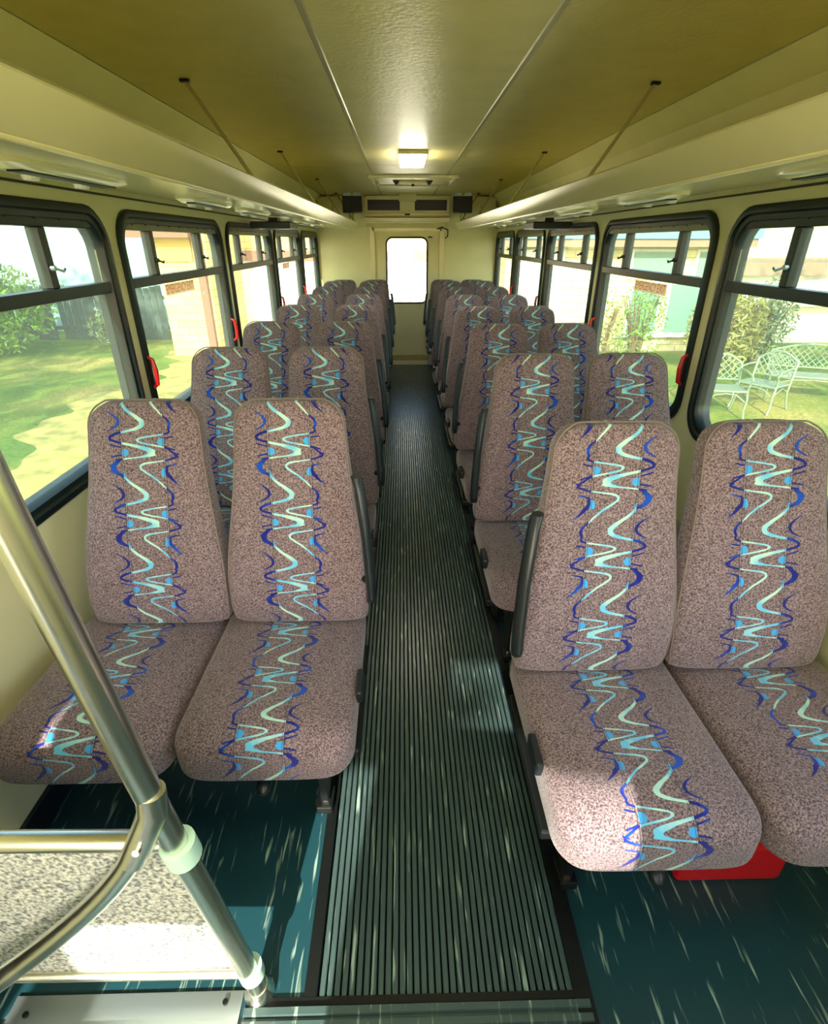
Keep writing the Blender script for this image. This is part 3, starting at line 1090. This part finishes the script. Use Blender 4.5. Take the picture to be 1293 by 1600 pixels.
# grab rail and modesty partition at the entrance
gr = empty('grab_rail_partition', (-0.405, 0.594, 0))
tag(gr, 'polished steel grab pole with curved rail and speckled partition panel by the entrance step', 'grab rail')
def G(mb):
    mb.v = [(x + 0.405, y - 0.594, z) for x, y, z in mb.v]
    return mb
G(MB().tube([(-0.405, 0.594, 0.02), (-0.455, 0.535, 0.72), (-0.469, 0.48, 1.267), (-0.485, 0.42, 1.965)], 0.0205, 20)).build('pole', M_steel, gr, smooth=True)
def bez(pts, n=20):
    out = []
    P = [Vector(p) for p in pts]
    for k in range(n + 1):
        t = k / n
        Q = P[:]
        while len(Q) > 1:
            Q = [a.lerp(b, t) for a, b in zip(Q[:-1], Q[1:])]
        out.append(Q[0])
    return out
curve = [(-0.455, 0.528, 0.735), (-0.468, 0.522, 0.70)] + bez([(-0.475, 0.518, 0.69), (-0.54, 0.505, 0.55), (-0.64, 0.50, 0.475), (-0.80, 0.50, 0.315), (-0.95, 0.49, 0.18), (-1.06, 0.49, 0.10)], 18)
G(MB().tube(curve, 0.0185, 20)).build('curved_rail', M_steel, gr, smooth=True)
G(MB().tube([(-0.452, 0.530, 0.775), (-0.455, 0.528, 0.735), (-0.470, 0.522, 0.70), (-0.50, 0.512, 0.64)], [0.0215, 0.023, 0.0225, 0.0215], 20)).build('tee_fitting', M_steel, gr, smooth=True)
for p in ((-0.476, 0.502, 0.685), (-0.512, 0.512, 0.628), (-0.482, 0.522, 0.642)):
    G(MB().tube([p, (p[0], p[1] - 0.012, p[2] + 0.004)], 0.006, 8)).build('screw', M_steel, gr)
G(MB().tube([(-0.445, 0.555, 0.615), (-1.10, 0.560, 0.625)], 0.0175, 16)).build('top_rail', M_steel, gr, smooth=True)
G(MB().tube([(-0.42, 0.585, 0.115), (-1.10, 0.585, 0.125)], 0.013, 14)).build('bottom_rail', M_steel, gr, smooth=True)
G(MB().tube([(-0.446, 0.543, 0.63), (-0.443, 0.547, 0.587)], 0.0285, 20)).build('clamp', M_clamp, gr, smooth=True)
G(MB().tube([(-0.410, 0.588, 0.128), (-0.408, 0.590, 0.092)], 0.0265, 20)).build('clamp', M_clamp, gr, smooth=True)
pn = MB()
pv = [(-0.462, 0.558, 0.60), (-1.10, 0.562, 0.60), (-1.10, 0.588, 0.13), (-0.432, 0.586, 0.13)]
pn.v = pv + [(x, y + 0.012, z) for x, y, z in pv]
pn.f = [(0, 1, 2, 3), (7, 6, 5, 4), (0, 4, 5, 1), (1, 5, 6, 2), (2, 6, 7, 3), (3, 7, 4, 0)]
G(pn).build('panel', M_panel, gr)['label'] = 'grey speckled carpeted panel'
G(MB().tube([(-0.453, 0.556, 0.59), (-0.425, 0.584, 0.14)], 0.008, 8)).build('panel_edge', M_clamp, gr, smooth=True)
G(MB().tube([(-0.405, 0.594, 0.001), (-0.405, 0.594, 0.012), (-0.406, 0.593, 0.035)], [0.034, 0.033, 0.022], 20)).build('base_flange', M_steel, gr, smooth=True)
for dx, dy in ((0, -0.024), (0.022, 0.014), (-0.022, 0.014)):
    G(MB().tube([(-0.405 + dx, 0.594 + dy, 0.011), (-0.405 + dx, 0.594 + dy, 0.018)], 0.006, 8)).build('bolt', M_steel, gr)

sn = empty('step_nosing', (-0.70, 0.53, 0))
tag(sn, 'aluminium step edge plate screwed down beside the grab pole', 'step edge')
MB().box(-0.24, 0.26, 0.002, 0.067, 0.001, 0.005).build('plate', M_alu, sn, bevel=0.001)
MB().tube([(-0.30, -0.015, 0.012), (0.24, -0.015, 0.012)], 0.011, 10).build('nosing_edge', M_white, sn, smooth=True)
MB().box(0.20, 0.265, -0.035, 0.002, 0.005, 0.011).build('bracket', M_alu, sn)
for x, y in ((-0.20, 0.032), (0.225, 0.045), (0.235, -0.012)):
    MB().tube([(x, y, 0.004), (x, y, 0.012)], 0.006, 8).build('screw', M_dark, sn)

# ------------------------------------------------------------------ outside
GZ = -0.9
def lawn_mat():
    m = mat('lawn', srgb(120, 140, 60), 0.95, spec=0.1)
    nt = m.node_tree
    b = nt.nodes['Principled BSDF']
    tc = nt.nodes.new('ShaderNodeTexCoord')
    n1 = nt.nodes.new('ShaderNodeTexNoise')
    n1.inputs['Scale'].default_value = 0.55
    n1.inputs['Detail'].default_value = 6
    n2 = nt.nodes.new('ShaderNodeTexNoise')
    n2.inputs['Scale'].default_value = 22
    n2.inputs['Detail'].default_value = 5
    for q in (n1, n2):
        nt.links.new(tc.outputs['Object'], q.inputs['Vector'])
    r = nt.nodes.new('ShaderNodeValToRGB')
    e = r.color_ramp.elements
    e[0].position = 0.36; e[0].color = srgb(92, 128, 48)
    e[1].position = 0.66; e[1].color = srgb(186, 172, 96)
    k = e.new(0.5); k.color = srgb(132, 150, 62)
    nt.links.new(n1.outputs['Fac'], r.inputs['Fac'])
    r2 = nt.nodes.new('ShaderNodeValToRGB')
    r2.color_ramp.elements[0].position = 0.3; r2.color_ramp.elements[0].color = (0.55, 0.55, 0.55, 1)
    r2.color_ramp.elements[1].position = 0.7; r2.color_ramp.elements[1].color = (1.15, 1.15, 1.1, 1)
    nt.links.new(n2.outputs['Fac'], r2.inputs['Fac'])
    mx = nt.nodes.new('ShaderNodeMixRGB')
    mx.blend_type = 'MULTIPLY'
    mx.inputs['Fac'].default_value = 1
    nt.links.new(r.outputs[0], mx.inputs[1])
    nt.links.new(r2.outputs[0], mx.inputs[2])
    nt.links.new(mx.outputs[0], b.inputs['Base Color'])
    return m
M_lawn = lawn_mat()
M_conc = mat('concrete', srgb(206, 200, 184), 0.9, noise=(3, 0.08))
gd = MB()
gd.box(-40, 40, -30, 60, GZ - 0.2, GZ)
struct(gd.build('ground', M_lawn), 'dry green lawn around the bus')
dv = MB().box(-3.9, 3.6, -20, 17.0, GZ, GZ + 0.02).build('driveway', M_conc)
struct(dv, 'pale concrete driveway under the bus')

def brick_mat(name, c1, c2, mortar, scale=1.0):
    m = mat(name, c1, 0.9, spec=0.2)
    nt = m.node_tree
    b = nt.nodes['Principled BSDF']
    tc = nt.nodes.new('ShaderNodeTexCoord')
    mp = nt.nodes.new('ShaderNodeMapping')
    mp.inputs['Rotation'].default_value = (R(90), 0, 0)
    nt.links.new(tc.outputs['Object'], mp.inputs['Vector'])
    br = nt.nodes.new('ShaderNodeTexBrick')
    br.inputs['Scale'].default_value = scale
    br.inputs['Brick Width'].default_value = 0.42
    br.inputs['Row Height'].default_value = 0.16
    br.inputs['Mortar Size'].default_value = 0.010
    br.inputs['Color1'].default_value = c1
    br.inputs['Color2'].default_value = c2
    br.inputs['Mortar'].default_value = mortar
    nt.links.new(mp.outputs[0], br.inputs['Vector'])
    nt.links.new(br.outputs['Color'], b.inputs['Base Color'])
    return m
M_brickL = brick_mat('yellow_brick', srgb(226, 200, 128), srgb(236, 214, 150), srgb(176, 160, 110))
M_brickR = brick_mat('cream_brick', srgb(226, 212, 160), srgb(236, 224, 178), srgb(180, 170, 128))
M_board = mat('yellow_board', srgb(222, 184, 92), 0.7)
M_brown = mat('brown_trim', srgb(150, 96, 78), 0.6)
M_teal = mat('teal_fascia', srgb(110, 160, 166), 0.5)
M_fasc = mat('brown_fascia', srgb(140, 118, 98), 0.6)
M_wing = mat('house_glass', srgb(120, 152, 140), 0.12)
M_pale = mat('pale_wall', srgb(146, 182, 184), 0.8, noise=(0.9, 0.12))
M_garage = mat('white_garage', srgb(244, 242, 230), 0.7)
M_greyp = mat('grey_post', srgb(150, 160, 158), 0.6)
M_fence = mat('fence_wood', srgb(78, 90, 88), 0.9, noise=(6, 0.25))
M_roofm = mat('roof_shingle', srgb(150, 136, 118), 0.9, noise=(14, 0.2))

def part(name, m, parent, *a, bevel=0):
    ox, oy, oz = parent.location
    x0, x1, y0, y1, z0, z1 = a
    return MB().box(x0 - ox, x1 - ox, y0 - oy, y1 - oy, z0 - oz, z1 - oz).build(name, m, parent, bevel=bevel)

# left: yellow brick house
hl = empty('brick_house', (-5.6, 13.0, GZ))
tag(hl, 'yellow brick house with brown downpipe seen through the left windows', 'house')
part('wall', M_brickL, hl, -5.39, -4.30, 13.0, 15.9, GZ, 3.6)
part('wall', M_brickL, hl, -4.30, 1.4, 15.6, 15.9, 1.05, 3.6)
part('garage_door', M_garage, hl, -4.30, -2.15, 15.55, 15.75, GZ + 0.02, 1.05)
part('garage_door', M_garage, hl, -2.05, 1.3, 15.55, 15.75, GZ + 0.02, 1.05)
part('downpipe', M_brown, hl, -4.52, -4.36, 12.88, 13.0, GZ, 1.75)
part('lintel', M_brown, hl, -4.3, 1.4, 15.5, 15.6, 1.05, 1.30)
part('eave', M_brown, hl, -6.3, -4.50, 12.6, 13.2, 1.58, 1.95)
gp = part('gable_panel', M_board, hl, -5.3, -4.6, 12.94, 13.0, 1.12, 1.58)
# pale neighbouring wall
pw = empty('neighbour_wall', (-14, 17.0, GZ))
tag(pw, 'pale blue rendered wall behind the left lawn', 'wall')
part('wall', M_pale, pw, -30, -5.4, 17.0, 17.2, GZ, 4.2)
part('coping', M_white, pw, -30, -5.4, 16.95, 17.25, 4.2, 4.3)
fe = empty('wooden_fence', (-9, 15.2, GZ))
tag(fe, 'weathered grey board fence behind the left lawn', 'fence')
bme = MB().box(-0.075, 0.075, -0.012, 0.012, 0, 1.35).mesh('board', M_fence, bevel=0.004)
for k in range(46):
    if k in (17, 31):
        continue
    b_ = link('board', bme, fe, (2.6 - k * 0.165, random.uniform(-0.01, 0.01), 0.04), (0, R(random.uniform(-0.8, 0.8)), 0), (1, 1, random.uniform(0.95, 1.03)))
for z in (0.3, 1.05):
    part('rail', M_fence, fe, -14.1, -6.3, 15.21, 15.27, GZ + z, GZ + z + 0.09)

# right: cream brick house facing the bus
hr = empty('cream_house', (4.5, 13.4, GZ))
tag(hr, 'cream brick house with teal fascia and large panes seen through the right windows', 'house')
part('wall', M_brickR, hr, 2.3, 7.5, 13.4, 17.0, GZ, 2.05)
part('fascia', M_teal, hr, 2.0, 7.75, 12.85, 13.0, 1.56, 1.95)
part('soffit', M_fasc, hr, 2.0, 7.7, 12.9, 13.45, 1.40, 1.56)
rf = MB()
rf.v = [(2.0, 12.85, 1.95), (7.75, 12.85, 1.95), (6.4, 15.2, 3.7), (2.0, 15.2, 3.7), (7.75, 17.4, 2.05), (2.0, 17.4, 2.05)]
rf.v = [(x - 4.5, y - 13.4, z - GZ) for x, y, z in rf.v]
rf.f = [(0, 1, 2, 3), (1, 4, 2), (4, 5, 3, 2), (0, 3, 5), (0, 5, 4, 1)]
rf.build('roof', M_roofm, hr)
for x0, x1, z0, z1 in ((5.3, 5.95, -0.45, 0.62), (6.2, 7.1, -0.45, 0.62), (5.2, 6.2, 0.80, 1.3), (6.7, 7.4, 0.80, 1.3)):
    f_ = part('window', M_white, hr, x0 - 0.06, x1 + 0.06, 13.34, 13.40, z0 - 0.06, z1 + 0.06)
    MB().box(x0 - 4.5, x1 - 4.5, 13.32 - 13.4, 13.345 - 13.4, z0 - GZ, z1 - GZ).build('pane', M_wing, f_)
part('downpipe', M_greyp, hr, 4.40, 4.62, 13.2, 13.4, GZ, 1.5)
part('window_ledge', M_white, hr, 5.0, 7.45, 13.25, 13.4, -0.55, -0.47)
gdr = part('entrance_door', M_white, hr, 2.45, 3.15, 13.3, 13.4, GZ, 1.35)
for q in range(5):
    MB().box(2.52 + q * 0.135 - 4.5, 2.545 + q * 0.135 - 4.5, -0.13, -0.10, 0.25, 2.1).build('door_grille_bar', M_greyp, gdr)
for q in range(3):
    MB().box(2.50 - 4.5, 3.10 - 4.5, -0.125, -0.105, 0.5 + q * 0.6, 0.53 + q * 0.6).build('door_grille_rail', M_greyp, gdr)
part('side_panel', M_white, hr, 3.25, 3.62, 13.3, 13.4, GZ, 1.45)

# far right: white outbuilding beyond the lawn
wo = empty('white_outbuilding', (12.5, 17.0, GZ))
tag(wo, 'white outbuilding with grey roof edge beyond the right lawn', 'building')
part('wall', M_garage, wo, 8.4, 18.0, 14.6, 18.4, GZ, 0.75)
part('roof_edge', M_fasc, wo, 7.9, 18.4, 14.3, 18.5, 0.75, 1.05)
part('upper_wall', M_brickR, wo, 8.2, 18.0, 18.5, 20.0, GZ, 3.4)
arch = MB().rings([[(10.4 + 1.0 * math.cos(a) - 12.5, y - 17.0, 0.75 + 1.0 * math.sin(a) * 0.62 - GZ - 0.7) for a in np.linspace(0, math.pi, 14)] for y in (14.15, 14.5)])
arch.build('arched_canopy', M_white, wo)

# shrubs
M_leaf1 = mat('leaf_green', srgb(112, 150, 52), 0.6, noise=(3, 0.35))
M_leaf2 = mat('leaf_yellow', srgb(150, 148, 78), 0.6, noise=(3, 0.3))
M_leaf3 = mat('leaf_grey', srgb(128, 146, 104), 0.6, noise=(3, 0.3))
M_twig = mat('twig', srgb(120, 100, 70), 0.8)
def shrub(name, loc, rx, ry, rz, n, leaf, m, label, stems=8, long=1.0, cat='shrub'):
    root = empty(name, loc)
    tag(root, label, cat, 'garden shrubs')
    rnd = random.Random(hash(label) % 1000 if False else len(label) * 17 + n)
    lm = MB()
    for _ in range(n):
        u = Vector((rnd.gauss(0, 1), rnd.gauss(0, 1), rnd.gauss(0, 1))).normalized() * (rnd.random() ** 0.4)
        c = Vector((u.x * rx, u.y * ry, rz + u.z * rz * (0.9 + 0.2 * rnd.random())))
        if c.z < 0.03:
            c.z = 0.03 + rnd.random() * 0.2
        d = Vector((rnd.uniform(-1, 1), rnd.uniform(-1, 1), rnd.uniform(-0.3, 1.0))).normalized() * leaf * long
        e = d.orthogonal().normalized()
        e.rotate(Matrix.Rotation(rnd.uniform(0, 6.3), 3, d.normalized()))
        e *= leaf * 0.32
        lm.quad(c - d * 0.5, c + e * 0.5, c + d * 0.5, c - e * 0.5)
    fo = lm.build('foliage', m, root)
    st = MB()
    for k in range(stems):
        a = rnd.uniform(0, 6.28)
        st.tube([(0.08 * math.cos(a), 0.08 * math.sin(a), 0), (0.35 * rx * math.cos(a), 0.35 * ry * math.sin(a), rz * 0.8), (0.75 * rx * math.cos(a), 0.75 * ry * math.sin(a), rz * 1.55)], [0.03, 0.02, 0.008], 6)
    st.build('stems', M_twig, root)
    return root
M_straw = mat('straw', srgb(178, 168, 90), 0.95, noise=(4, 0.4, 10))
ls = MB()
rnd0 = random.Random(3)
near = [(-3.9, y) for y in np.linspace(-4, 15, 140)]
far = [(-5.2 + 0.35 * math.sin(y * 1.3) + 0.2 * math.sin(y * 3.1 + 1) + 0.1 * math.sin(y * 7.7), y) for y in np.linspace(-4, 15, 140)]
ls.rings([[(x, y, GZ + 0.004) for x, y in near], [(x, y, GZ + 0.006) for x, y in far]], close=False, cap0=False, cap1=False)
struct(ls.build('dry_grass_verge', M_straw), 'straw coloured dry verge beside the driveway on the left')
shrub('leafy_bush', (-10.0, 13.0, GZ), 2.1, 1.2, 1.1, 5200, 0.16, M_leaf1, 'big dense green bush at the far left of the lawn')
shrub('leafy_bush', (-7.3, 14.3, GZ), 0.7, 0.45, 0.5, 700, 0.14, M_leaf3, 'grey green bush before the board fence')
shrub('wispy_shrub', (6.35, 11.0, GZ), 0.75, 0.6, 0.85, 2600, 0.12, M_leaf2, 'yellow green wispy shrub left of the garden chairs', 16, 1.4)
shrub('wispy_shrub', (7.75, 12.0, GZ), 0.62, 0.6, 0.85, 1500, 0.12, M_leaf3, 'blue green wispy shrub behind the garden bench', 14, 1.4)
shrub('wispy_shrub', (3.95, 11.2, GZ), 0.36, 0.4, 0.80, 700, 0.10, M_leaf2, 'slender shrub before the left end of the cream house', 12)
shrub('wispy_shrub', (4.95, 11.8, GZ), 0.55, 0.5, 0.90, 1100, 0.10, M_leaf1, 'green shrub before the panes of the cream house', 12)

# cast garden chairs and bench
M_cast = mat('cast_white', srgb(134, 150, 126), 0.5)
def garden_seat(name, loc, rz, width, m, label, cat):
    root = empty(name, loc, rz)
    tag(root, label, cat)
    hw = width / 2
    n = max(1, int(round(width / 0.6)))
    bk = MB()
    arch_ = [(-hw, 0.22, 0.42), (-hw, 0.27, 0.72)] + [(-hw + width * q / 12, 0.29, 0.74 + 0.13 * math.sin(math.pi * q / 12)) for q in range(13)] + [(hw, 0.27, 0.72), (hw, 0.22, 0.42)]
    bk.tube(arch_, 0.017, 6)
    bk.tube([(-hw, 0.235, 0.50), (hw, 0.235, 0.50)], 0.013, 6)
    bk.build('back_frame', m, root, smooth=True)
    lat = MB()
    step = 0.10
    k = -8
    def inside(x, z):
        return abs(x) <= hw and 0.50 <= z <= 0.76 + 0.11 * math.sin(math.pi * (x + hw) / width)
    for sgn in (1, -1):
        for q in range(-int(width / step) - 6, int(width / step) + 7):
            pts = []
            for zz in np.linspace(0.50, 0.87, 16):
                x = q * step + sgn * (zz - 0.5)
                if inside(x, zz):
                    pts.append((x, 0.235 + (zz - 0.5) * 0.2, zz))
            if len(pts) > 1:
                lat.tube([pts[0], pts[-1]], 0.008, 4)
    lat.build('back_lattice', m, root)
    se = MB().box(-hw, hw, -0.24, 0.22, 0.40, 0.425).build('seat', m, root, bevel=0.008)
    for s in (-1, 1):
        x = s * hw
        MB().tube([(x, 0.26, 0.66), (x * 1.03, 0.05, 0.665), (x * 1.05, -0.20, 0.64), (x * 1.04, -0.27, 0.58), (x * 1.02, -0.22, 0.53), (x, -0.20, 0.42)], 0.015, 6).build('arm', m, root, smooth=True)
        MB().tube([(x, -0.20, 0.42), (x * 1.02, -0.25, 0.28), (x, -0.23, 0.12), (x * 1.04, -0.29, 0.0)], 0.016, 6).build('leg', m, root, smooth=True)
        MB().tube([(x, 0.22, 0.42), (x, 0.20, 0.28), (x, 0.27, 0.12), (x * 1.02, 0.34, 0.0)], 0.016, 6).build('leg', m, root, smooth=True)
        MB().tube([(x, -0.22, 0.30), (x, 0.0, 0.38), (x, 0.20, 0.30)], 0.010, 6).build('brace', m, root, smooth=True)
    MB().tube([(-hw, -0.235, 0.25), (-hw * 0.5, -0.235, 0.36), (0, -0.235, 0.38), (hw * 0.5, -0.235, 0.36), (hw, -0.235, 0.25)], 0.011, 6).build('apron', m, root, smooth=True)
    return root
garden_seat('garden_chair', (4.80, 8.05, GZ), R(-12), 0.58, M_cast, 'white cast garden chair with lattice back, nearest the window pillar', 'chair')
garden_seat('garden_chair', (5.62, 8.35, GZ), R(-58), 0.58, M_cast, 'white cast garden chair turned sideways beside the bench', 'chair')
garden_seat('garden_bench', (6.75, 8.85, GZ), R(-24), 1.25, M_cast, 'cast garden bench with lattice back on the lawn', 'bench')

# trees that shade the lawn and the bus; their crowns are above the picture
def tree(loc, h, rad, n, label):
    root = empty('shade_tree', loc)
    tag(root, label, 'tree', 'shade trees around the bus')
    rnd = random.Random(int(abs(loc[0]) * 31 + abs(loc[1]) * 7))
    MB().tube([(0, 0, 0), (0.1, 0.05, h * 0.4), (-0.05, 0.1, h * 0.75), (0, 0, h)], [0.2, 0.16, 0.12, 0.05], 10).build('trunk', M_twig, root, smooth=True)
    lm = MB()
    for _ in range(n):
        u = Vector((rnd.gauss(0, 1), rnd.gauss(0, 1), rnd.gauss(0, 1))).normalized() * (rnd.random() ** 0.35)
        c = Vector((u.x * rad, u.y * rad, h + u.z * rad * 0.6))
        d = Vector((rnd.uniform(-1, 1), rnd.uniform(-1, 1), rnd.uniform(-0.5, 0.5))).normalized() * 0.42
        e = d.orthogonal().normalized()
        e.rotate(Matrix.Rotation(rnd.uniform(0, 6.3), 3, d.normalized()))
        e *= 0.22
        lm.quad(c - d * 0.5, c + e * 0.5, c + d * 0.5, c - e * 0.5)
    lm.build('crown', M_leaf1, root)
tree((-10.5, 4.5, GZ), 6.2, 3.0, 900, 'shade tree on the left lawn, its crown above the picture')
tree((-9.2, -2.0, GZ), 6.0, 2.6, 700, 'shade tree left of the bus front, outside the picture')
tree((8.0, 1.5, GZ), 6.4, 3.0, 900, 'shade tree on the right lawn, its crown above the picture')
tree((-1.1, -9.0, GZ), 6.4, 1.9, 62, 'small unseen tree ahead of the bus, added to dapple the sun patches')  # added in the sun's path, sparse leaves break up the sun patches
